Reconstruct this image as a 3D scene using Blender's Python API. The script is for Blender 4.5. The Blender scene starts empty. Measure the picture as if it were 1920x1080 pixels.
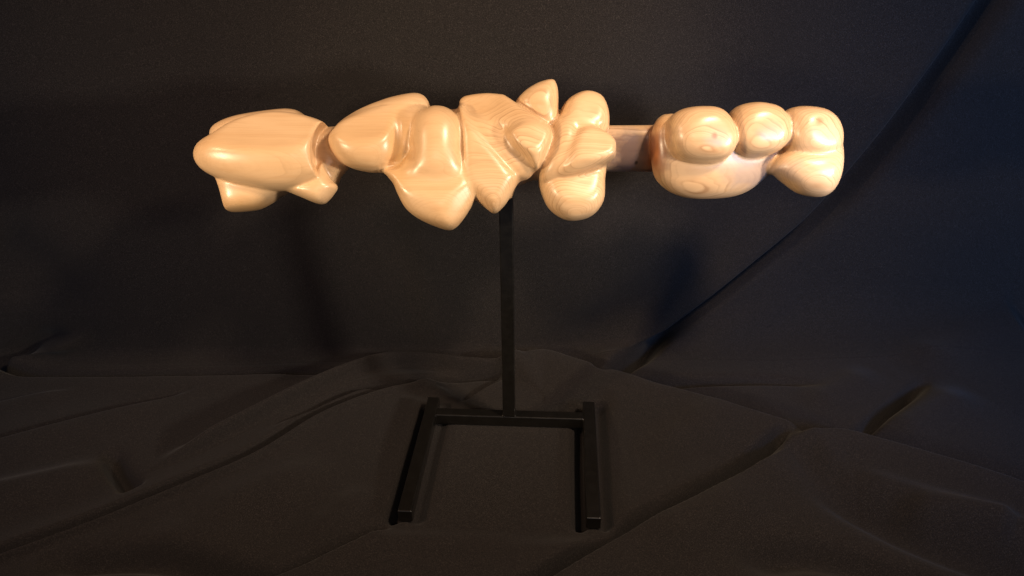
import bpy, bmesh, math, random
import numpy as np
from mathutils import Matrix, Vector

random.seed(3); np.random.seed(3)
S = bpy.context.scene
C = S.collection

# ------------------------------------------------------------------ camera
CAM = Vector((0.0092, -1.2735, 0.9832))
PITCH, ROLL, FPX = 0.480, 0.011, 1450.0
cam_d = bpy.data.cameras.new('camera')
cam = bpy.data.objects.new('camera', cam_d); C.objects.link(cam)
cam_d.sensor_width = 36.0
cam_d.lens = 36.0 * FPX / 1920.0
cam_d.clip_start = 0.05; cam_d.clip_end = 50
CM = Matrix.Rotation(math.pi/2 - PITCH, 4, 'X') @ Matrix.Rotation(-ROLL, 4, 'Z')
CM.translation = CAM
cam.matrix_world = CM
S.camera = cam
RGT, UPV, BCK = (CM.to_3x3().col[i].copy() for i in range(3))

# ------------------------------------------------------------------ world, exposure
S.view_settings.view_transform = 'Standard'
S.view_settings.look = 'None'
S.view_settings.exposure = 0.0
S.view_settings.gamma = 1.0
W = bpy.data.worlds.new('World'); S.world = W; W.use_nodes = True
bgn = W.node_tree.nodes['Background']
bgn.inputs[0].default_value = (0.55, 0.62, 0.85, 1)
bgn.inputs[1].default_value = 0.05

# ------------------------------------------------------------------ lamps
def area(name, loc, aim, power, size, col, shape='DISK', size_y=None):
    l = bpy.data.lights.new(name, 'AREA'); l.energy = power; l.color = col
    l.shape = shape; l.size = size
    if size_y: l.size_y = size_y
    o = bpy.data.objects.new(name, l); C.objects.link(o)
    o.location = loc
    o.rotation_euler = (Vector(aim) - Vector(loc)).to_track_quat('-Z', 'Y').to_euler()
    return o
def spot(name, loc, aim, power, radius, col, cone, blend):
    l = bpy.data.lights.new(name, 'SPOT'); l.energy = power; l.color = col
    l.shadow_soft_size = radius; l.spot_size = math.radians(cone); l.spot_blend = blend
    o = bpy.data.objects.new(name, l); C.objects.link(o)
    o.location = loc
    o.rotation_euler = (Vector(aim) - Vector(loc)).to_track_quat('-Z', 'Y').to_euler()
    return o
SCULPT = Vector((0.0, 0.0, 0.56))
spot('lamp_right_high', (0.92, -0.78, 1.74), (0.0, -0.08, 0.30), 122, 0.11, (1.0, 0.74, 0.52), 80, 0.9)
spot('lamp_right_low', (1.55, -0.95, 0.78), (0.05, 0, 0.56), 126, 0.09, (1.0, 0.85, 0.69), 40, 0.7)
spot('lamp_left_low', (-1.45, -1.10, 0.80), (-0.05, 0, 0.55), 80, 0.08, (1.0, 0.77, 0.49), 40, 0.7)
spot('lamp_left_high', (-1.40, -0.70, 1.48), (0.05, -0.05, 0.3), 44, 0.10, (1.0, 0.62, 0.38), 88, 0.9)
area('front_fill', (0.0, -2.1, 1.45), (0, 0, 0.2), 5.0, 1.1, (1.0, 0.84, 0.72), 'RECTANGLE', 0.03)  # added strip near the camera: soft fill, and glints along the bar edges
spot('daylight_fill_right', (1.7, -1.9, 1.15), (1.15, 0.28, 0.5), 250, 0.3, (0.22, 0.44, 1.0), 52, 1.0)  # added blue spot, stands in for ambient daylight on the right of the cloth
spot('daylight_fill_left', (-1.9, -1.7, 1.2), (-1.05, 0.28, 0.35), 40, 0.3, (0.25, 0.46, 1.0), 46, 1.0)  # unseen blue spot put in for the daylight at the left edge

# ------------------------------------------------------------------ helpers
def tag(o, label, cat, group=None):
    o['label'] = label; o['category'] = cat
    if group: o['group'] = group
    return o

def mesh_np(name, verts, quads, mat, parent=None, smooth=True):
    me = bpy.data.meshes.new(name)
    n, q = len(verts), len(quads)
    me.vertices.add(n); me.vertices.foreach_set('co', np.asarray(verts, np.float32).ravel())
    me.loops.add(q*4); me.loops.foreach_set('vertex_index', np.asarray(quads, np.int32).ravel())
    me.polygons.add(q)
    me.polygons.foreach_set('loop_start', np.arange(0, q*4, 4, dtype=np.int32))
    me.polygons.foreach_set('use_smooth', np.full(q, smooth))
    me.update(calc_edges=True); me.validate()
    me.materials.append(mat)
    o = bpy.data.objects.new(name, me); C.objects.link(o)
    if parent: o.parent = parent
    return o

class NT:
    def __init__(s, name):
        s.m = bpy.data.materials.new(name); s.m.use_nodes = True
        s.t = s.m.node_tree; s.n = s.t.nodes; s.b = s.n['Principled BSDF']
    def add(s, typ, **kw):
        nd = s.n.new(typ)
        for k, v in kw.items(): setattr(nd, k, v)
        return nd
    def link(s, a, b): s.t.links.new(a, b)
    def val(s, sock, v):
        if hasattr(v, 'is_linked') or isinstance(v, bpy.types.NodeSocket): s.link(v, sock)
        else: sock.default_value = v
    def math(s, op, a, b=0.0, c=0.0, clamp=False):
        nd = s.add('ShaderNodeMath', operation=op, use_clamp=clamp)
        s.val(nd.inputs[0], a); s.val(nd.inputs[1], b); s.val(nd.inputs[2], c)
        return nd.outputs[0]
    def noise(s, vec, scale, detail=2.0, rough=0.5, out=0):
        nd = s.add('ShaderNodeTexNoise'); nd.inputs['Scale'].default_value = scale
        nd.inputs['Detail'].default_value = detail; nd.inputs['Roughness'].default_value = rough
        s.link(vec, nd.inputs['Vector']); return nd.outputs[out]
    def mapping(s, vec, scale=(1,1,1), loc=(0,0,0), rot=(0,0,0)):
        nd = s.add('ShaderNodeMapping'); s.link(vec, nd.inputs[0])
        nd.inputs['Location'].default_value = loc; nd.inputs['Rotation'].default_value = rot
        nd.inputs['Scale'].default_value = scale; return nd.outputs[0]
    def ramp(s, fac, stops):
        nd = s.add('ShaderNodeValToRGB'); e = nd.color_ramp.elements
        while len(e) < len(stops): e.new(0.5)
        for el, (p, c) in zip(e, stops): el.position = p; el.color = (*c, 1) if len(c) == 3 else c
        s.link(fac, nd.inputs[0]); return nd.outputs[0]
    def mix(s, fac, a, b, mode='MIX'):
        nd = s.add('ShaderNodeMix', data_type='RGBA', blend_type=mode)
        s.val(nd.inputs[0], fac)
        s.val(nd.inputs[6], a if not isinstance(a, tuple) else (*a, 1))
        s.val(nd.inputs[7], b if not isinstance(b, tuple) else (*b, 1))
        return nd.outputs[2]

# ------------------------------------------------------------------ black cloth
def cloth_material():
    t = NT('black_cloth'); tc = t.add('ShaderNodeTexCoord'); P = tc.outputs['Object']
    n1 = t.noise(P, 520, 2, 0.75); n2 = t.noise(P, 7, 3, 0.5)
    col = t.ramp(n1, [(0.32, (0.0070, 0.0060, 0.0056)), (0.54, (0.0160, 0.0138, 0.0130)), (0.72, (0.042, 0.036, 0.033))])
    col = t.mix(t.math('MULTIPLY', n2, 0.5), col, (0.012, 0.011, 0.011))
    t.link(col, t.b.inputs['Base Color'])
    t.b.inputs['Roughness'].default_value = 0.95
    t.b.inputs['Specular IOR Level'].default_value = 0.12
    t.b.inputs['Sheen Weight'].default_value = 0.05
    t.b.inputs['Sheen Roughness'].default_value = 0.5
    bp = t.add('ShaderNodeBump'); bp.inputs['Strength'].default_value = 0.5; bp.inputs['Distance'].default_value = 0.0012
    t.link(n1, bp.inputs['Height']); t.link(bp.outputs[0], t.b.inputs['Normal'])
    return t.m

YW, RC, LEAN = 0.245, 0.035, math.radians(4)   # where the floor turns up, radius of the turn, lean of the back
ARC = RC * (math.pi/2 - LEAN)
def base(s, RC=RC):
    """profile of the cloth: s = arc length past the turn; returns y, z, normal y, normal z"""
    s = np.asarray(s, float); ARC = RC * (math.pi/2 - LEAN)
    a = np.clip(s / RC, 0, math.pi/2 - LEAN)
    y = np.where(s < 0, YW + s, YW + RC*np.sin(a)); z = np.where(s < 0, 0, RC*(1-np.cos(a)))
    e = np.clip(s - ARC, 0, None); am = math.pi/2 - LEAN
    y = y + e*math.cos(am); z = z + e*math.sin(am)
    return y, z, -np.sin(a), np.cos(a)

SV = np.linspace(-1.1, 1.35, 24000); YV, ZV, _, _ = base(SV)
def on_cloth(u, v):
    """where the ray through a point of the picture meets the cloth, as (x, s)"""
    d = RGT*((u-960)/FPX) + UPV*((540-v)/FPX) - BCK
    # signed distance of each profile point to the ray in the y-z plane
    yy, zz = YV - CAM.y, ZV - CAM.z
    cr = yy*d.z - zz*d.y
    i = int(np.argmin(np.abs(cr)))
    k = (YV[i]-CAM.y)/d.y
    return CAM.x + d.x*k, SV[i]

XN, SN = 940, 800
xs = np.concatenate([np.linspace(-2.4, -1.22, 60)[:-1], np.linspace(-1.22, 1.28, XN-120), np.linspace(1.28, 2.4, 62)[1:]])
XN = len(xs)
ss = np.linspace(-0.85, 1.15, SN)
GX, GS = np.meshgrid(xs, ss)
DISP = np.zeros_like(GX)

def seg_dist(pts):
    """signed distance to a polyline in (x, s) and the parameter 0..1 along it; positive on the left of its direction"""
    best = np.full(GX.shape, 1e9); sg = np.zeros_like(GX); tt = np.zeros_like(GX)
    L = [math.hypot(pts[i+1][0]-pts[i][0], pts[i+1][1]-pts[i][1]) for i in range(len(pts)-1)]
    tot, acc = sum(L), 0
    for i in range(len(pts)-1):
        (x0, y0), (x1, y1) = pts[i], pts[i+1]
        dx, dy = x1-x0, y1-y0
        t = np.clip(((GX-x0)*dx + (GS-y0)*dy)/(L[i]**2), 0, 1)
        px, py = x0+t*dx-GX, y0+t*dy-GS
        d = np.hypot(px, py); m = d < best
        best[m] = d[m]; sg[m] = np.sign((dx*(GS-y0) - dy*(GX-x0)))[m]; tt[m] = ((acc + t*L[i])/tot)[m]
        acc += L[i]
    return best*sg, tt

def spline(pts, n=8):
    P = [np.array(p, float) for p in pts]; P = [2*P[0]-P[1]] + P + [2*P[-1]-P[-2]]
    out = []
    for i in range(1, len(P)-2):
        for k in range(n):
            t = k/n
            out.append(0.5*((2*P[i]) + (-P[i-1]+P[i+1])*t + (2*P[i-1]-5*P[i]+4*P[i+1]-P[i+2])*t*t + (-P[i-1]+3*P[i]-3*P[i+1]+P[i+2])*t**3))
    out.append(P[-2]); return out

def fold(pix, amp, wl, wr, t0=0.15, t1=0.15, sharp=2.0):
    """a fold along a line: height amp, width wl on its left, wr on its right, fading over t0, t1 at its ends"""
    global DISP
    d, t = seg_dist(spline([on_cloth(*p) for p in pix]))
    w = np.where(d > 0, wl, wr)
    f = np.exp(-(np.abs(d)/w)**sharp)
    e = np.ones_like(t)
    if t0 > 0: e = e*np.clip(t/t0, 0, 1)
    if t1 > 0: e = e*np.clip((1-t)/t1, 0, 1)
    e = e*e*(3-2*e)
    DISP += amp*f*e

# each fold: (line, height, width beyond, width on the near side, fade in, fade out)
# the back: one long diagonal crease with soft companions, a slack bulge at the left edge
fold([(1105,705),(1250,603),(1400,495),(1540,385),(1660,255),(1770,120),(1870,-20),(1960,-140)], 0.030, 0.07, 0.012, 0.05, 0.6)
fold([(1112,716),(1262,616),(1412,508),(1552,398),(1600,350)], -0.055, 0.012, 0.018, 0.05, 0.25)
fold([(1420,520),(1552,408),(1675,280),(1785,145),(1885,10),(1975,-120),(2060,-250)], -0.060, 0.022, 0.032, 0.35, 0)
fold([(1030,650),(1150,590),(1300,515),(1420,410)], -0.012, 0.05, 0.035, 0.3, 0.4)
fold([(900,640),(1000,600),(1150,520),(1300,420)], 0.012, 0.09, 0.05, 0.3, 0.4)
fold([(-80,735),(60,672),(155,630),(180,620)], 0.030, 0.010, 0.035, 0, 0.3)
fold([(-80,716),(60,656),(140,620)], -0.025, 0.03, 0.008, 0, 0.3)
fold([(-60,430),(60,520),(90,600)], -0.03, 0.10, 0.12, 0.3, 0.3)
fold([(1600,815),(1660,770),(1745,705)], -0.040, 0.012, 0.014, 0.25, 0.35)
fold([(1650,830),(1740,775),(1830,730)], 0.024, 0.05, 0.045, 0.3, 0.3)
fold([(1500,760),(1580,725),(1640,690)], 0.014, 0.04, 0.04, 0.3, 0.3)
# where the back meets the table: a narrow gap on the left, softer on the right
fold([(-80,698),(200,697),(420,697),(640,699)], -0.060, 0.010, 0.010, 0, 0.06)
fold([(-80,712),(200,710),(420,710),(600,712)], 0.010, 0.006, 0.05, 0, 0.15)
fold([(1110,708),(1300,714),(1450,710),(1560,722)], -0.040, 0.014, 0.012, 0.08, 0.4)
fold([(1180,728),(1320,742),(1450,770)], -0.012, 0.03, 0.03, 0.3, 0.3)
# rolled fold running from behind the post to the left
fold([(1000,702),(930,700),(850,692),(745,686),(660,710),(560,757),(450,808),(340,856),(250,885)], 0.038, 0.007, 0.026, 0.08, 0.2)
fold([(960,690),(880,684),(800,674),(700,678),(640,702),(540,746),(440,794),(300,850)], -0.028, 0.014, 0.007, 0.1, 0.4)
fold([(950,704),(870,707),(800,711),(700,722),(640,742),(560,782),(480,820)], -0.050, 0.010, 0.010, 0.08, 0.5)
fold([(880,720),(800,724),(720,738),(600,790),(470,866),(290,936),(150,992),(-80,1080)], 0.015, 0.006, 0.06, 0.15, 0)
fold([(800,712),(715,728),(595,778),(465,854),(287,924),(148,980),(-80,1064)], -0.034, 0.011, 0.007, 0.1, 0)
fold([(205,835),(212,872),(250,918)], -0.040, 0.018, 0.014, 0.4, 0.15)
fold([(-80,860),(130,797),(260,762),(390,728)], 0.015, 0.008, 0.06, 0, 0.4)
fold([(-80,850),(130,788),(260,754),(390,720)], -0.018, 0.012, 0.007, 0, 0.4)
fold([(-60,775),(60,745),(160,730)], 0.008, 0.010, 0.04, 0, 0.4)
# the peak behind the post and the long slope to the right
fold([(930,715),(965,697),(1020,683),(1085,702),(1200,739),(1330,778),(1460,815),(1540,838)], 0.040, 0.018, 0.09, 0.1, 0.1)
fold([(1030,668),(1100,690),(1220,726),(1350,764),(1480,802)], -0.026, 0.03, 0.012, 0.2, 0.1)
fold([(850,758),(900,732),(945,706)], -0.010, 0.007, 0.006, 0.3, 0.2)
fold([(850,766),(905,738),(960,712)], 0.010, 0.006, 0.03, 0.3, 0.3)
fold([(770,735),(800,722),(850,750)], 0.012, 0.015, 0.03, 0.4, 0.4)
# deep crease lower right and the hill beyond it
fold([(1000,1100),(1060,1064),(1180,996),(1310,930),(1415,864),(1480,822)], -0.085, 0.011, 0.010, 0, 0.10)
fold([(1010,1122),(1080,1080),(1200,1012),(1330,947),(1435,884),(1490,846)], 0.030, 0.007, 0.07, 0, 0.2)
fold([(960,1090),(1060,1035),(1170,970),(1300,905),(1400,850)], 0.012, 0.06, 0.010, 0, 0.3)
fold([(1470,852),(1560,833),(1650,852),(1780,896),(1960,960)], 0.046, 0.016, 0.10, 0.15, 0)
fold([(1500,824),(1580,815),(1670,832),(1800,876),(1980,940)], -0.030, 0.03, 0.012, 0.2, 0)
fold([(1490,905),(1600,955),(1700,1005),(1820,1050),(1960,1090)], -0.030, 0.035, 0.03, 0.3, 0)
fold([(1360,1062),(1500,1040),(1600,1056),(1720,1095)], -0.036, 0.025, 0.035, 0.3, 0)
fold([(1660,960),(1780,985),(1930,1020)], 0.026, 0.03, 0.04, 0.3, 0)
# under and before the stand
fold([(430,1120),(560,1072),(650,1030),(750,990),(880,972),(1000,953),(1085,912)], 0.014, 0.006, 0.06, 0.05, 0.3)
fold([(430,1108),(555,1060),(645,1020),(745,980),(875,962),(1000,943),(1080,904)], -0.024, 0.013, 0.007, 0.05, 0.3)
fold([(60,1058),(180,1042),(300,1042),(400,1066),(520,1085)], -0.040, 0.020, 0.03, 0.2, 0.1)
fold([(250,1000),(420,1020),(520,1045)], 0.012, 0.05, 0.04, 0.3, 0.3)
fold([(850,880),(960,870),(1050,845)], 0.006, 0.06, 0.06, 0.3, 0.3)

# broad slack swells between the folds
fold([(-80,945),(100,900),(240,865)], 0.024, 0.035, 0.05, 0.1, 0.4)
fold([(330,985),(480,925),(640,860)], 0.016, 0.05, 0.06, 0.35, 0.35)
fold([(560,1030),(640,960),(690,900)], 0.014, 0.035, 0.03, 0.4, 0.4)
fold([(1190,860),(1290,820),(1400,800)], 0.018, 0.04, 0.05, 0.4, 0.4)
fold([(1190,1060),(1330,1000),(1450,930)], 0.022, 0.05, 0.045, 0.3, 0.4)
fold([(1560,890),(1700,940),(1900,1010)], 0.020, 0.03, 0.035, 0.3, 0.1)
fold([(1700,700),(1800,640),(1960,600)], 0.026, 0.07, 0.07, 0.3, 0.1)
fold([(1280,660),(1400,600),(1560,520)], 0.016, 0.05, 0.05, 0.4, 0.4)

# keep it flat where the stand rests, add a slight unevenness everywhere
YAW = -0.0667
tr = np.clip((GX-0.12)/0.7, 0, 1)
yb, zb, ny, nz = base(GS, RC + 0.10*tr*tr*(3-2*tr))
sx = GX*math.cos(-YAW) - yb*math.sin(-YAW); sy = GX*math.sin(-YAW) + yb*math.cos(-YAW)
dd = np.hypot(np.clip(np.abs(sx)-0.175, 0, None), np.clip(np.maximum(sy-0.065, -0.28-sy), 0, None))
keep = np.clip((dd-0.004)/0.05, 0, 1); keep = np.where(GS < 0, keep*keep*(3-2*keep), 1)
for _ in range(34):
    kx, ks = np.random.normal(0, 9), np.random.normal(0, 9)
    DISP += 0.0007*np.sin(kx*GX + ks*GS + np.random.uniform(0, 6.28))
DISP = DISP*keep + np.where(GS < 0, -0.001, 0)
# grooves sunk into the cloth beside the feet, shaped to deepen their shadows
cy_, sy_ = math.cos(YAW), math.sin(YAW)
def at_stand(x, y): return (x*cy_ - y*sy_, x*sy_ + y*cy_ - YW)
for fx, am, wd in ((-0.1756-0.010, -0.024, 0.010), (0.1506-0.010, -0.024, 0.011), (-0.1506+0.008, -0.008, 0.012), (0.1756+0.009, -0.013, 0.011)):
    dg, tg = seg_dist([at_stand(fx, -0.266), at_stand(fx, -0.1), at_stand(fx+0.003, 0.02), at_stand(fx+0.004, 0.06)])
    DISP += am*np.exp(-(np.abs(dg)/wd)**2)
cv = np.stack([GX, yb + ny*DISP, zb + nz*DISP], -1).reshape(-1, 3)
ii = np.arange(SN*XN).reshape(SN, XN)
cq = np.stack([ii[:-1, :-1], ii[:-1, 1:], ii[1:, 1:], ii[1:, :-1]], -1).reshape(-1, 4)
cloth = mesh_np('black_cloth', cv, cq, cloth_material())
tag(cloth, 'black fabric sheet draped over table and hanging behind the carving in soft folds', 'cloth')

# ------------------------------------------------------------------ metal stand
def metal_material():
    t = NT('black_painted_steel'); tc = t.add('ShaderNodeTexCoord'); P = tc.outputs['Object']
    n = t.noise(P, 60, 4, 0.6); d = t.noise(P, 420, 1, 0.5)
    col = t.ramp(n, [(0.35, (0.0032, 0.0028, 0.0022)), (0.7, (0.0046, 0.0040, 0.0032))])
    col = t.mix(t.ramp(d, [(0.73, (0,0,0)), (0.80, (1,1,1))]), col, (0.03, 0.027, 0.024))
    t.link(col, t.b.inputs['Base Color'])
    t.link(t.ramp(n, [(0.3, (0.30,)*3), (0.7, (0.38,)*3)]), t.b.inputs['Roughness'])
    t.b.inputs['Coat Weight'].default_value = 0.8; t.b.inputs['Coat Roughness'].default_value = 0.16
    bp = t.add('ShaderNodeBump'); bp.inputs['Strength'].default_value = 0.08; bp.inputs['Distance'].default_value = 0.0005
    t.link(t.noise(P, 250, 2), bp.inputs['Height']); t.link(bp.outputs[0], t.b.inputs['Normal'])
    return t.m
STEEL = metal_material()
stand = bpy.data.objects.new('metal_stand', None); C.objects.link(stand)
stand.rotation_euler.z = YAW
tag(stand, 'black square bar steel stand with upright post and two long feet', 'stand')
BW, LX = 0.025, 0.1756
def bar(name, x0, x1, y0, y1, z0, z1, bev=0.0026):
    bm = bmesh.new(); bmesh.ops.create_cube(bm, size=1)
    for v in bm.verts:
        v.co = Vector(((x0+x1)/2 + v.co.x*(x1-x0), (y0+y1)/2 + v.co.y*(y1-y0), (z0+z1)/2 + v.co.z*(z1-z0)))
    bmesh.ops.bevel(bm, geom=bm.edges[:], offset=bev, segments=5, profile=0.5, affect='EDGES')
    me = bpy.data.meshes.new(name); bm.to_mesh(me); bm.free(); me.materials.append(STEEL)
    for p in me.polygons: p.use_smooth = False
    o = bpy.data.objects.new(name, me); C.objects.link(o); o.parent = stand
    return o
bar('foot', -LX, -LX+BW, -0.276, 0.062, 0, BW)
bar('foot', LX-BW, LX, -0.276, 0.062, 0, BW)
bar('crossbar', -LX+BW-0.001, LX-BW+0.001, 0.0005, BW, 0.0005, BW-0.0005)
bar('post', -BW/2, BW/2, 0, BW-0.0005, BW-0.002, 0.500)
def weld(p0, p1, r):
    """a bead of weld with its ripples"""
    p0, p1 = Vector(p0), Vector(p1); ax = (p1-p0).normalized(); n = 26
    a = ax.orthogonal().normalized(); b = ax.cross(a); bm = bmesh.new(); rings = []
    for i in range(n+1):
        t = i/n; rr = r*(0.85+0.15*math.cos(i*math.pi))*min(1, 0.35+5*min(t, 1-t))
        c = p0.lerp(p1, t)
        rings.append([bm.verts.new(c + a*rr*math.cos(k*math.pi/4) + b*rr*math.sin(k*math.pi/4)) for k in range(8)])
    for i in range(n):
        for k in range(8):
            bm.faces.new((rings[i][k], rings[i][(k+1) % 8], rings[i+1][(k+1) % 8], rings[i+1][k]))
    bm.faces.new(rings[0][::-1]); bm.faces.new(rings[-1])
    bmesh.ops.recalc_face_normals(bm, faces=bm.faces[:])
    me = bpy.data.meshes.new('weld_bead'); bm.to_mesh(me); bm.free(); me.materials.append(STEEL)
    for p in me.polygons: p.use_smooth = True
    o = bpy.data.objects.new('weld_bead', me); C.objects.link(o); o.parent = stand
for sx_ in (-1, 1):
    weld((sx_*BW/2, 0.002, BW), (sx_*BW/2, BW-0.002, BW), 0.0032)
    weld((sx_*(LX-BW), 0.0, 0.002), (sx_*(LX-BW), 0.0, BW-0.001), 0.0025)

# ------------------------------------------------------------------ carved wood: distance field -> surface nets
# the carving's own frame, in units of one 1450th of the distance to it: u right, v down, w towards the front
ZS = None
p_post = Vector((0, 0.0125, 0.545))
ZS = (CAM - p_post).dot(BCK)
UNIT = ZS/FPX

def smooth_poly(pts, n=6):
    P = [np.array(p[:2], float) for p in pts]; corner = [len(p) > 2 for p in pts]; N = len(P); out = []
    for i in range(N):
        p1, p2 = P[i], P[(i+1) % N]
        m1 = (P[(i+1) % N]-P[i-1])*0.5 if not corner[i] else (p2-p1)
        m2 = (P[(i+2) % N]-P[i])*0.5 if not corner[(i+1) % N] else (p2-p1)
        L = np.linalg.norm(p2-p1)
        for m in (m1, m2):
            l = np.linalg.norm(m)
            if l > 1.2*L: m *= 1.2*L/l
        for k in range(n):
            t = k/n
            out.append((2*t**3-3*t**2+1)*p1 + (t**3-2*t**2+t)*m1 + (-2*t**3+3*t**2)*p2 + (t**3-t**2)*m2)
    return np.array(out)

def poly_sd(U, V, pts):
    d2 = np.full(U.shape, 1e12); inside = np.zeros(U.shape, bool); N = len(pts)
    for i in range(N):
        a, b = pts[i], pts[(i+1) % N]; e = b-a; L = e@e
        if L < 1e-9: continue
        wu, wv = U-a[0], V-a[1]
        t = np.clip((wu*e[0]+wv*e[1])/L, 0, 1)
        d2 = np.minimum(d2, (wu-t*e[0])**2 + (wv-t*e[1])**2)
        if a[1] != b[1]:
            c = ((a[1] > V) != (b[1] > V)) & (U < (b[0]-a[0])*(V-a[1])/(b[1]-a[1]) + a[0])
            inside ^= c
    return np.where(inside, -1, 1)*np.sqrt(d2)

def blur(a, r):
    if r < 1: return a
    for ax in (0, 1):
        for _ in range(2):
            p = np.pad(a, [(r+1, r) if k == ax else (0, 0) for k in (0, 1)], mode='edge')
            c = np.cumsum(p, axis=ax)
            sl = [slice(None), slice(None)]; s2 = list(sl)
            sl[ax] = slice(2*r+1, None); s2[ax] = slice(0, -(2*r+1))
            a = (c[tuple(sl)] - c[tuple(s2)])/(2*r+1)
    return a

H = 2.1
GU = np.arange(350, 1600, H); GV = np.arange(130, 450, H); GW = np.arange(-120, 130, H)
F = np.full((len(GU), len(GV), len(GW)), 60.0, np.float32)
ID = np.full(F.shape, -1, np.int16)
BEST = np.full(F.shape, 1e3, np.float32)
PARTS = []          # (name, label)

def smin(a, b, k):
    if k <= 0: return np.minimum(a, b)
    h = np.clip(k-np.abs(a-b), 0, None)/k
    return np.minimum(a, b) - h*h*k*0.25

def inflate(d, R, cr):
    """a smooth height 0..1 over the outline: membrane blown up from its rim (d < 0 inside), flattening beyond R"""
    L2 = (0.55*R/H)**2; ins = d < 0
    phi = np.where(ins, np.minimum(-d/R, 1)*L2, 0.0)
    ck = (np.add.outer(np.arange(d.shape[0]), np.arange(d.shape[1])) % 2).astype(bool)
    for it in range(150):
        for col in (ck, ~ck):
            nb = np.zeros_like(phi)
            nb[1:] += phi[:-1]; nb[:-1] += phi[1:]; nb[:, 1:] += phi[:, :-1]; nb[:, :-1] += phi[:, 1:]
            new = (nb + 1)/(4 + 1/L2)
            phi = np.where(ins & col, phi + 1.6*(new-phi), phi)
    phi /= phi.max()
    rim = ins & (d < -0.6*H)
    psi = np.where(rim, phi/np.maximum(-d, 0.6*H), 0.0); wgt = rim.astype(float)
    b = (blur(psi, 3) + 0.02*blur(psi, 10) + 1e-4*psi.sum()/rim.sum())/(blur(wgt, 3) + 0.02*blur(wgt, 10) + 1e-4)
    w = np.clip(-d/(5*H), 0, 1); w = w*w*(3-2*w)
    out = w*phi + (1-w)*(-d*b)
    if cr:
        t = np.clip(-d/min(R, -d.min()), None, 1)
        out = (1-cr)*out + cr*np.where(t > 0, 1-(1-t)**2, 2*t)
    return out

def lobe(part, pts, w0, T, R, gx=0.0, gy=0.0, k=0.0, sm=1, carve=(), q=2.0, cr=0.0, facets=()):
    """a pebble: outline pts, middle depth w0, half thickness T, rounding in from the outline R, tilt gx, gy, ridge cr"""
    sc = (FPX-w0)/FPX                                   # the outline as it measures at its own depth
    P = smooth_poly(pts); P = (P - (960, 540))*sc + (960, 540)
    m = 34
    i0, i1 = np.searchsorted(GU, [P[:,0].min()-m, P[:,0].max()+m]); j0, j1 = np.searchsorted(GV, [P[:,1].min()-m, P[:,1].max()+m])
    U, V = np.meshgrid(GU[i0:i1], GV[j0:j1], indexing='ij')
    d = blur(poly_sd(U, V, P), 1)
    hh = inflate(d, R, cr)
    wc = w0 + gx*(U-P[:,0].mean()) + gy*(V-P[:,1].mean())
    z = np.abs((GW[None, None, :] - wc[:, :, None])/T)
    f = z**q - hh[:, :, None]
    g = np.gradient(f, H)
    f = f/np.maximum(np.sqrt(g[0]**2 + g[1]**2 + g[2]**2), 0.5/T)
    f = np.clip(f, -60, 60)
    for (cu, cv_, cw, ru, rv, rw) in carve:
        cu, cv_ = (cu-960)*sc+960, (cv_-540)*sc+540
        g = (np.sqrt(((U-cu)/ru)[:, :, None]**2 + ((V-cv_)/rv)[:, :, None]**2 + ((GW-cw)/rw)[None, None, :]**2) - 1)*min(ru, rv, rw)
        f = np.maximum(f, -g)
    for (cu, cv_, cw, nu, nv, nw) in facets:            # planes cut across the lobe, their edges barely eased
        cu, cv_ = (cu-960)*(FPX-cw)/FPX+960, (cv_-540)*(FPX-cw)/FPX+540; nl = math.sqrt(nu*nu+nv*nv+nw*nw)
        g = ((U-cu)*nu + (V-cv_)*nv)[:, :, None]/nl + (GW-cw)[None, None, :]*nw/nl
        f = -smin(-f, -g, 7.0)
    sl = (slice(i0, i1), slice(j0, j1))
    f = f.astype(np.float32)
    F[sl] = smin(F[sl], f, max(k, 3.5))
    if part not in PARTS: PARTS.append(part)
    m = f < BEST[sl]
    ID[sl] = np.where(m, PARTS.index(part), ID[sl]); BEST[sl] = np.minimum(BEST[sl], f)

def groove(pts, r, k=6):
    """a gouge along a line of (u, v, w)"""
    P = [np.array(((p[0]-960)*(FPX-p[2])/FPX+960, (p[1]-540)*(FPX-p[2])/FPX+540, p[2])) for p in pts]
    lo = np.min(P, 0)-r-20; hi = np.max(P, 0)+r+20
    sl = tuple(slice(*np.searchsorted(g, [lo[i], hi[i]])) for i, g in enumerate((GU, GV, GW)))
    X = np.stack(np.meshgrid(GU[sl[0]], GV[sl[1]], GW[sl[2]], indexing='ij'), -1)
    g = np.full(X.shape[:3], 1e9)
    for a, b in zip(P[:-1], P[1:]):
        e = b-a; t = np.clip(((X-a)@e)/(e@e), 0, 1)
        g = np.minimum(g, np.linalg.norm(X-a-t[..., None]*e, axis=-1)-r)
    F[sl] = -smin(-F[sl], g.astype(np.float32), k)

c = 1                                               # marks a sharp corner of an outline
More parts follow.
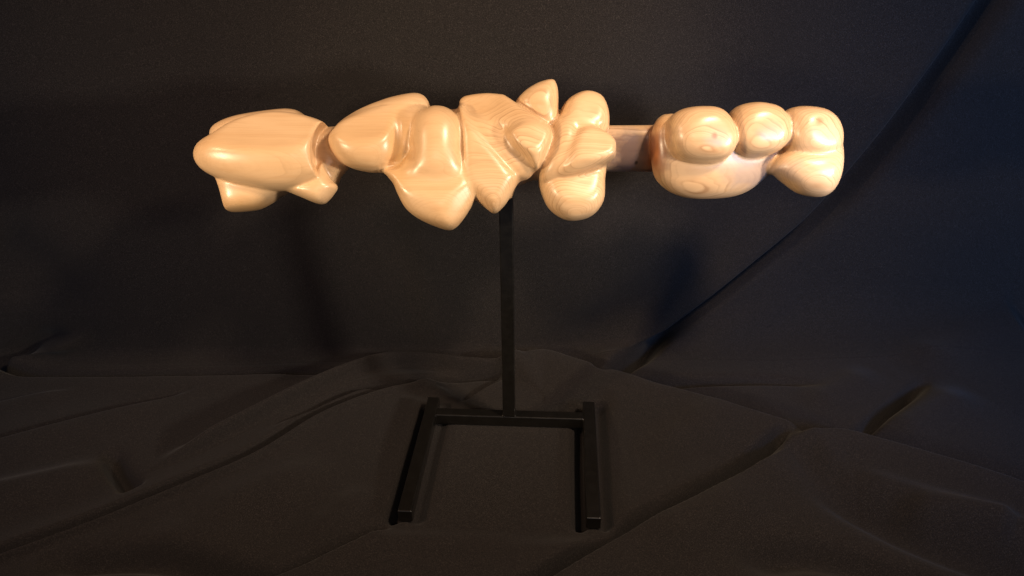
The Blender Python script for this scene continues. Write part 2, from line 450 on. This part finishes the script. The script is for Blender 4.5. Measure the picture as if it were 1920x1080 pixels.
# left group
A_BACK = ('back_lobe', None)
A_EGG = ('pointed_lobe', 'largest smooth lobe, drawn out to a blunt point at the end of the carving')
A_LOW = ('blunt_stub', 'cut-off stub under the pointed lobe')
A_WEDGE = ('wedge_stub', 'faceted wedge under the right end of the pointed lobe')
NECK = ('narrow_neck', 'dark narrow neck between the pointed lobe and the egg')
lobe(NECK, [(560,255),(608,246),(622,238),(645,245),(660,300),(640,330),(628,352),(600,360),(560,340)], -10, 36, 28)
lobe(A_BACK, [(397,262),(397,243),(412,230),(440,219),(475,212),(520,206),(545,205),(566,212),(590,240),(560,300),(420,300)], -42, 45, 45)
lobe(A_LOW, [(404,320),(417,360),(424,390),(432,397,),(462,396),(488,391),(520,372),(545,352),(540,300),(410,300)], -14, 46, 22)
lobe(A_WEDGE, [(534,352),(570,372),(600,383),(609,381),(621,369),(633,350),(622,338),(614,318),(611,297),(598,315),(585,335)], 12, 36, 24, cr=0.5)
lobe(A_EGG, [(366,290),(376,268),(405,250),(440,228),(475,215),(510,209),(545,211),(580,219),(612,232),(650,260),(650,310),(615,335),(575,352),(535,358),(490,355),(440,345),(395,328),(373,311)], 20, 62, 62, cr=0.2, facets=[(480,277,79,0,-0.55,0.83),(556,285,80,0.52,0,0.85),(480,318,76,0,0.5,0.86)],
     carve=[(646,288,40,54,80,95)])
# second group
B_RIDGE = ('ridge_lobe', 'swept-back ridge behind the egg')
B_EGG = ('egg_lobe', 'small egg shape lying in front of the ridge')
B_KNOB = ('round_knob', 'round-headed knob standing on the sagging lobe')
B_SAG = ('sagging_lobe', 'broad lobe sagging lowest of all')
CORE = ('core', None)
lobe(CORE, [(740,225),(870,205),(1040,205),(1125,235),(1135,300),(1030,340),(1000,338),(960,352),(880,348),(760,318)], -28, 44, 36)
lobe(B_RIDGE, [(619,264),(624,248),(645,226),(680,205),(720,189),(752,180),(785,176),(803,190),(806,220),(795,280),(745,316),(690,320),(645,302)], -6, 56, 46)
lobe(B_EGG, [(617,266),(623,248),(648,226),(692,213),(732,212),(747,245),(742,298),(715,321),(685,321),(650,311),(628,290)], 32, 50, 44, k=14, facets=[(670,258,76,0,-0.5,0.86)])
lobe(B_RIDGE, [(700,222),(770,197),(801,203),(806,260),(782,322),(735,324),(705,300)], 4, 46, 36, k=14)
lobe(B_KNOB, [(774,250),(778,222),(795,206),(818,199),(843,205),(862,225),(868,255),(867,285),(874,322),(862,346),(770,345),(756,326),(774,296),(772,272)], 40, 52, 64, k=14)
lobe(B_SAG, [(722,321),(752,314),(776,292),(840,292),(872,312),(884,336),(900,352),(888,380),(868,412),(850,430),(832,430),(790,413),(762,392),(746,364),(738,345)], 38, 48, 30, k=16, cr=0.2, facets=[(815,354,80,0,-0.42,0.9),(852,372,79,0.50,0.2,0.84),(790,385,79,-0.3,0.35,0.88)])
# middle group
C_SLAB = ('nosed_slab', 'flat-topped slab with a heart-shaped nose')
C_LEG = ('tapered_tongue', 'tongue tapering down to a point before the post')
C_FIN = ('pointed_fin', 'upright fin, the highest point of the carving')
C_TOP = ('upper_knob', 'knob at the upper right of the fin')
C_SIDE = ('side_knob', 'wedge-shaped knob jutting right over the neck bar')
C_LOW = ('hanging_knob', 'round knob hanging lowest beside the post')
lobe(CORE, [(955,300),(1030,290),(1035,342),(1015,338),(990,334),(970,347),(955,375),(935,345)], -8, 36, 26, k=6)
lobe(CORE, [(868,212),(940,240),(1000,290),(996,330),(965,336),(925,302),(885,264)], 36, 32, 26, k=18)
lobe(C_LEG, [(860,200),(885,220),(915,256),(945,290),(977,332,c),(962,360),(948,383),(932,399),(924,400),(905,386),(890,373),(862,345)], 32, 42, 28, k=7, cr=0.6)
lobe(C_SLAB, [(858,240),(861,186,c),(872,179),(910,176),(945,180,c),(985,208),(1018,230),(1033,248),(1024,285),(1008,318),(985,298),(950,268),(905,244)], 14, 58, 32, gx=0.18, k=10, cr=0.1, facets=[(930,215,56,-0.25,-0.35,0.9)])
lobe(C_SLAB, [(950,252),(962,240),(985,233),(1010,235),(1031,248),(1025,280),(1009,316),(1003,317),(984,296),(962,275)], 60, 42, 30, k=14, facets=[(985,262,93,0.12,-0.3,0.95)])
lobe(C_FIN, [(966,197),(980,175),(1005,158),(1028,150),(1040,150,c),(1046,168),(1047,200),(1046,224),(1037,244),(1022,252),(985,220)], 18, 38, 32)
lobe(C_TOP, [(1051,208),(1064,188),(1085,175),(1105,172),(1128,181),(1140,205),(1142,235),(1136,252),(1110,265),(1060,280),(1045,240)], 8, 52, 48, facets=[(1098,212,52,0.1,-0.25,0.96)])
lobe(C_SIDE, [(1035,230),(1070,215),(1092,260),(1085,326),(1022,349),(1010,336),(1015,300),(1030,255)], 20, 50, 40, k=8)
lobe(C_LOW, [(1011,335),(1060,315),(1130,300),(1134,340),(1131,378),(1112,403),(1085,413),(1060,412),(1035,397),(1020,375)], 8, 52, 48, facets=[(1075,350,54,0.1,-0.2,0.97),(1078,388,52,0,0.55,0.83)])
lobe(C_SIDE, [(1044,322),(1062,276),(1085,246),(1108,239),(1135,249),(1151,264),(1154,282),(1150,299),(1110,320),(1065,333)], 42, 48, 32, gx=0.14, k=10, cr=0.3, facets=[(1105,276,80,0.05,-0.35,0.93)])
# right group
BARP = ('neck_bar', 'straight bar, tinted grey with shade, joining the middle and the row of knobs')
E_BODY = ('cradle', 'long bowl-shaped lobe under the row of knobs')
E_FOOT = ('end_lobe', 'rounded lobe at the end, under the last knob')
E_BUMP = ('small_bump', None)
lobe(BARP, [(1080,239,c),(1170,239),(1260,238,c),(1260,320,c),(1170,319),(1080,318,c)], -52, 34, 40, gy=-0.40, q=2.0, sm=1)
lobe(E_BUMP, [(1226,236),(1240,217),(1258,217),(1272,240),(1240,262)], -36, 26, 20)
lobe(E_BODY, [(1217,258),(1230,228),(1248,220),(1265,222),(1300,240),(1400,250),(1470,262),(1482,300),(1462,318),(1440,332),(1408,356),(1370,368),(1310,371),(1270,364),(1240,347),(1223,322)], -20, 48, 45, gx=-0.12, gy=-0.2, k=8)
lobe(E_FOOT, [(1445,316),(1470,285),(1520,282),(1572,270),(1576,310),(1568,345),(1552,365),(1530,369),(1500,362),(1475,345),(1455,329)], 4, 50, 46, k=10)
KN = [('first_x', [(1250,255),(1253,225),(1275,207),(1310,201),(1345,204),(1367,222),(1380,255),(1374,285),(1350,303),(1310,306),(1275,298),(1256,278)], 40, 52, 48, 'nearest knob of the row, on the left of the cradle'),
      ('second_x', [(1362,228),(1375,204),(1405,194),(1440,196),(1465,208),(1477,235),(1475,265),(1458,284),(1425,294),(1390,292),(1365,265)], 22, 50, 46, 'middle knob of the row'),
      ('third_x', [(1465,217),(1480,204),(1508,201),(1545,208),(1568,230),(1576,260),(1570,283),(1540,297),(1500,295),(1475,282),(1466,250)], 14, 52, 46, 'last knob of the row')]
FC = {'first_x': (1325,264,88,0.14,0.10,0.97), 'second_x': (1428,250,68,0.12,0.1,0.97), 'third_x': (1535,250,62,0.25,0.08,0.95)}
for nm, pts, w0, T, R, lab in KN:
    lobe(('row_knob', lab), pts, w0, T, R*0.8, k=9 if nm == 'third_x' else 4, facets=[FC[nm]])

def surface_nets():
    ins = F < 0
    cs = ins[:-1,:-1,:-1].astype(np.int8)
    for o in [(a, b, d) for a in (0,1) for b in (0,1) for d in (0,1)][1:]:
        cs = cs + ins[o[0]:ins.shape[0]-1+o[0], o[1]:ins.shape[1]-1+o[1], o[2]:ins.shape[2]-1+o[2]]
    act = (cs > 0) & (cs < 8)
    idx = np.full(act.shape, -1, np.int64); cells = np.argwhere(act); idx[act] = np.arange(len(cells))
    acc = np.zeros((len(cells), 3)); cnt = np.zeros(len(cells))
    corners = [(a, b, d) for a in (0,1) for b in (0,1) for d in (0,1)]
    fv = {o: F[cells[:,0]+o[0], cells[:,1]+o[1], cells[:,2]+o[2]].astype(float) for o in corners}
    for o in corners:
        for ax in range(3):
            if o[ax]: continue
            o2 = list(o); o2[ax] = 1; o2 = tuple(o2)
            a, b = fv[o], fv[o2]; m = (a < 0) != (b < 0)
            t = np.where(m, a/np.where(m, a-b, 1), 0)
            p = np.array(o, float)[None].repeat(len(cells), 0); p[:, ax] += t
            acc[m] += p[m]; cnt[m] += 1
    vert = cells + acc/cnt[:, None]
    quads = []
    for ax in range(3):
        sl0 = [slice(1, -1)]*3; sl0[ax] = slice(0, -1)
        sl1 = list(sl0); sl1[ax] = slice(1, None)
        a, b = ins[tuple(sl0)], ins[tuple(sl1)]
        off = np.array([1, 1, 1]); off[ax] = 0
        for cond, flip in ((a & ~b, False), (~a & b, True)):
            e = np.argwhere(cond) + off
            if not len(e): continue
            o1, o2 = (ax+1) % 3, (ax+2) % 3
            def cell(d1, d2):
                q = e.copy(); q[:, o1] -= d1; q[:, o2] -= d2
                return idx[q[:,0], q[:,1], q[:,2]]
            Q = np.stack([cell(0,0), cell(1,0), cell(1,1), cell(0,1)], 1)
            if flip: Q = Q[:, ::-1]
            quads.append(Q)
    Q = np.concatenate(quads)
    return vert, Q, cells

vert, quads, cells = surface_nets()
# keep the largest connected piece only, relax the vertices a little, then read smooth normals
E_ = np.concatenate([quads[:, [0,1]], quads[:, [1,2]], quads[:, [2,3]], quads[:, [3,0]]])
lab = np.arange(len(vert))
while True:
    m = np.minimum(lab[E_[:,0]], lab[E_[:,1]]); new = lab.copy()
    np.minimum.at(new, E_[:,0], m); np.minimum.at(new, E_[:,1], m); new = new[new]
    if (new == lab).all(): break
    lab = new
big = np.bincount(lab).argmax(); print('pieces', len(np.unique(lab)), 'verts', len(vert))
quads = quads[lab[quads[:,0]] == big]
E_ = np.concatenate([quads[:, [0,1]], quads[:, [1,2]], quads[:, [2,3]], quads[:, [3,0]]])
def relax(v, f):
    s = np.zeros_like(v); n = np.zeros(len(v))
    for ax in range(3):
        s[:, ax] = np.bincount(E_[:,0], v[E_[:,1], ax], len(v)) + np.bincount(E_[:,1], v[E_[:,0], ax], len(v))
    n = np.bincount(E_[:,0], minlength=len(v)) + np.bincount(E_[:,1], minlength=len(v))
    return v + f*(s/np.maximum(n, 1)[:, None] - v)
for _ in range(4):
    vert = relax(vert, 0.5); vert = relax(vert, -0.52)
pos = np.stack([GU[0]+vert[:,0]*H, GV[0]+vert[:,1]*H, GW[0]+vert[:,2]*H], 1)
loc = np.stack([pos[:,0]-960, 540-pos[:,1], pos[:,2]], 1)*UNIT     # metres: right, up, front
quads = quads[:, ::-1]                                             # v runs down, so the winding turns over
d1 = loc[quads[:,2]]-loc[quads[:,0]]; d2 = loc[quads[:,3]]-loc[quads[:,1]]
fn = np.cross(d1, d2); vn = np.zeros_like(loc)
for k in range(4):
    for ax in range(3): vn[:, ax] += np.bincount(quads[:, k], fn[:, ax], len(loc))
vn /= np.linalg.norm(vn, axis=1, keepdims=True) + 1e-12
vid = ID[cells[:,0], cells[:,1], cells[:,2]]
qid = np.array([np.bincount(r, minlength=1).argmax() for r in np.clip(vid[quads], 0, None)]) if len(quads) < 1 else np.median(vid[quads], axis=1).astype(int)
qid = np.where((vid[quads] == qid[:, None]).any(1), qid, vid[quads[:, 0]])

# ------------------------------------------------------------------ wood
def ramp_f(s, f, a, b):
    nd = s.add('ShaderNodeMapRange'); s.link(f, nd.inputs[0]); nd.inputs[1].default_value = a; nd.inputs[2].default_value = b
    return nd.outputs[0]
NT.ramp_f = ramp_f
def wood_material():
    t = NT('polished_pale_wood'); tc = t.add('ShaderNodeTexCoord'); P = tc.outputs['Object']
    warp = t.noise(t.mapping(P, (4.5, 8, 8)), 1.0, 2, 0.5, out=1)
    w2 = t.noise(t.mapping(P, (10, 26, 26)), 1.0, 2, 0.5, out=1)
    def off(vec, nz, amt):
        s_ = t.add('ShaderNodeVectorMath', operation='SUBTRACT'); t.link(nz, s_.inputs[0]); s_.inputs[1].default_value = (0.5,)*3
        m_ = t.add('ShaderNodeVectorMath', operation='MULTIPLY'); t.link(s_.outputs[0], m_.inputs[0]); m_.inputs[1].default_value = amt
        a_ = t.add('ShaderNodeVectorMath', operation='ADD'); t.link(vec, a_.inputs[0]); t.link(m_.outputs[0], a_.inputs[1])
        return a_.outputs[0]
    Q = off(off(P, warp, (0.0, 0.024, 0.024)), w2, (0.0, 0.008, 0.008))
    sp = t.add('ShaderNodeSeparateXYZ'); t.link(Q, sp.inputs[0])
    # growth rings: cylinders round a pith lying behind and above, along the length
    yy = t.math('SUBTRACT', sp.outputs[1], 0.33); zz = t.math('SUBTRACT', sp.outputs[2], -0.17)
    r = t.math('SQRT', t.math('ADD', t.math('MULTIPLY', yy, yy), t.math('MULTIPLY', zz, zz)))
    # wide and narrow years
    cr = t.add('ShaderNodeCombineXYZ'); t.link(r, cr.inputs[0])
    rv = t.noise(cr.outputs[0], 55, 2, 0.6)
    r2 = t.math('MULTIPLY_ADD', rv, 0.022, r)
    def bands(per, stops):
        s_ = t.add('ShaderNodeSeparateColor'); t.link(t.ramp(t.math('FRACT', t.math('MULTIPLY', r2, 1/per)), stops), s_.inputs[0]); return s_.outputs[0]
    ring = bands(0.0046, [(0.0, (0.0,)*3), (0.5, (0.10,)*3), (0.80, (0.40,)*3), (0.93, (1.0,)*3), (1.0, (0.0,)*3)])
    fine = bands(0.0021, [(0.0, (0.0,)*3), (0.6, (0.15,)*3), (0.92, (1.0,)*3), (1.0, (0.0,)*3)])
    so = t.add('ShaderNodeSeparateXYZ'); t.link(P, so.inputs[0])
    where = t.ramp_f(so.outputs[0], -0.14, -0.02)                      # bolder figure from the middle to the right end
    where = t.math('MULTIPLY_ADD', where, 0.72, 0.28)
    patch = t.ramp_f(t.noise(t.mapping(P, (14, 17, 17)), 1.0, 3), 0.38, 0.62)
    p2 = t.ramp_f(t.noise(t.mapping(P, (13, 13, 13), (5, 3, 1)), 1.0, 2), 0.42, 0.66)
    amt = t.math('MULTIPLY', where, t.math('MULTIPLY', ring, t.math('MULTIPLY_ADD', patch, 0.85, 0.15)))
    amt = t.math('ADD', amt, t.math('MULTIPLY', where, t.math('MULTIPLY', fine, t.math('MULTIPLY', p2, 0.42))), clamp=True)
    fib = t.noise(t.mapping(P, (14, 260, 260)), 1.0, 4, 0.65)
    big = t.noise(t.mapping(P, (4, 9, 9), (3, 1, 2)), 1.0, 3)
    colr = t.ramp(big, [(0.3, (0.59, 0.375, 0.190)), (0.7, (0.72, 0.495, 0.285))])
    colr = t.mix(t.math('MULTIPLY', amt, 0.64), colr, (0.28, 0.135, 0.055))
    colr = t.mix(t.math('MULTIPLY', t.ramp_f(fib, 0.50, 0.75), 0.22), colr, (0.44, 0.26, 0.13))
    # streaks along the length, knots, a rusty stain where the bar meets the cradle, shade painted grey-mauve on bar and cradle
    strk = t.noise(t.mapping(P, (3, 60, 60), (1, 0, 4)), 1.0, 3, 0.6)
    colr = t.mix(t.math('MULTIPLY', t.ramp_f(strk, 0.52, 0.72), 0.30), colr, (0.46, 0.24, 0.095))
    wob = t.noise(t.mapping(P, (40, 40, 40)), 1.0, 3)
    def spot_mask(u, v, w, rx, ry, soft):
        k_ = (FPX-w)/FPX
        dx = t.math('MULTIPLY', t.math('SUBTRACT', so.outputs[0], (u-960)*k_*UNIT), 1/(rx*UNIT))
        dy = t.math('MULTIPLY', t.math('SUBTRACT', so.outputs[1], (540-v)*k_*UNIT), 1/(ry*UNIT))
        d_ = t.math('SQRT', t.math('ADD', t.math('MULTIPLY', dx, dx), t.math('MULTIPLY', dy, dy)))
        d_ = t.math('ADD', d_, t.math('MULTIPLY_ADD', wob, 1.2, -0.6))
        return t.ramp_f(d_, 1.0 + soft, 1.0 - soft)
    front = t.ramp_f(so.outputs[2], 0.0, 0.01)
    for (u, v, w, rx, ry, soft, c_, am, fr) in [
            (1192, 290, -25, 50, 42, 0.3, (0.19, 0.13, 0.108), 0.88, False),  # shade on the front of the bar, painted into the colour
            (1223, 290, -25, 11, 38, 0.9, (0.36, 0.115, 0.025), 0.85, False),
            (1415, 325, 10, 62, 24, 0.4, (0.34, 0.255, 0.21), 0.70, False),  # painted shade on the right part of the cradle
            (1340, 255, 85, 5, 5, 0.5, (0.30, 0.13, 0.05), 0.75, True),
            (1342, 268, 85, 14, 9, 0.9, (0.50, 0.24, 0.10), 0.35, True),
            (1437, 238, 70, 16, 8, 0.9, (0.52, 0.25, 0.09), 0.55, True),
            (1535, 229, 60, 6, 6, 0.7, (0.32, 0.15, 0.06), 0.65, True),
            (1195, 303, -25, 3, 3, 0.4, (0.05, 0.03, 0.02), 0.9, False),
            (752, 290, 30, 16, 60, 0.9, (0.52, 0.29, 0.08), 0.40, True),
            (470, 385, 20, 60, 10, 0.8, (0.46, 0.25, 0.08), 0.5, False)]:
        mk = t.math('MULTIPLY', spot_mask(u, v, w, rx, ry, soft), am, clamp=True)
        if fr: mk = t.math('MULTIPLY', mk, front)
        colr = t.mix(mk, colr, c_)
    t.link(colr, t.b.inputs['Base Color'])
    t.link(t.math('MULTIPLY_ADD', t.noise(t.mapping(P, (25, 60, 60)), 1.0, 3), 0.22, 0.22), t.b.inputs['Roughness'])
    t.b.inputs['Coat Weight'].default_value = 0.12
    t.b.inputs['Coat Roughness'].default_value = 0.28
    t.b.inputs['Subsurface Weight'].default_value = 0.0
    bp = t.add('ShaderNodeBump'); bp.inputs['Strength'].default_value = 0.06; bp.inputs['Distance'].default_value = 0.0006
    t.link(fib, bp.inputs['Height']); t.link(bp.outputs[0], t.b.inputs['Normal'])
    return t.m
WOOD = wood_material()

sculpture = bpy.data.objects.new('wood_carving', None); C.objects.link(sculpture)
M = CM.copy(); M.translation = CAM - BCK*ZS
sculpture.matrix_world = M
tag(sculpture, 'long pale polished wood carving of bulging lobes and knobs balanced on the post', 'sculpture')
for pi, (name, label) in enumerate(PARTS):
    q = quads[qid == pi]
    if not len(q): continue
    used, inv = np.unique(q, return_inverse=True)
    o = mesh_np(name, loc[used], inv.reshape(-1, 4), WOOD, sculpture)
    o.data.normals_split_custom_set_from_vertices([tuple(n) for n in vn[used]])
    if label: o['label'] = label
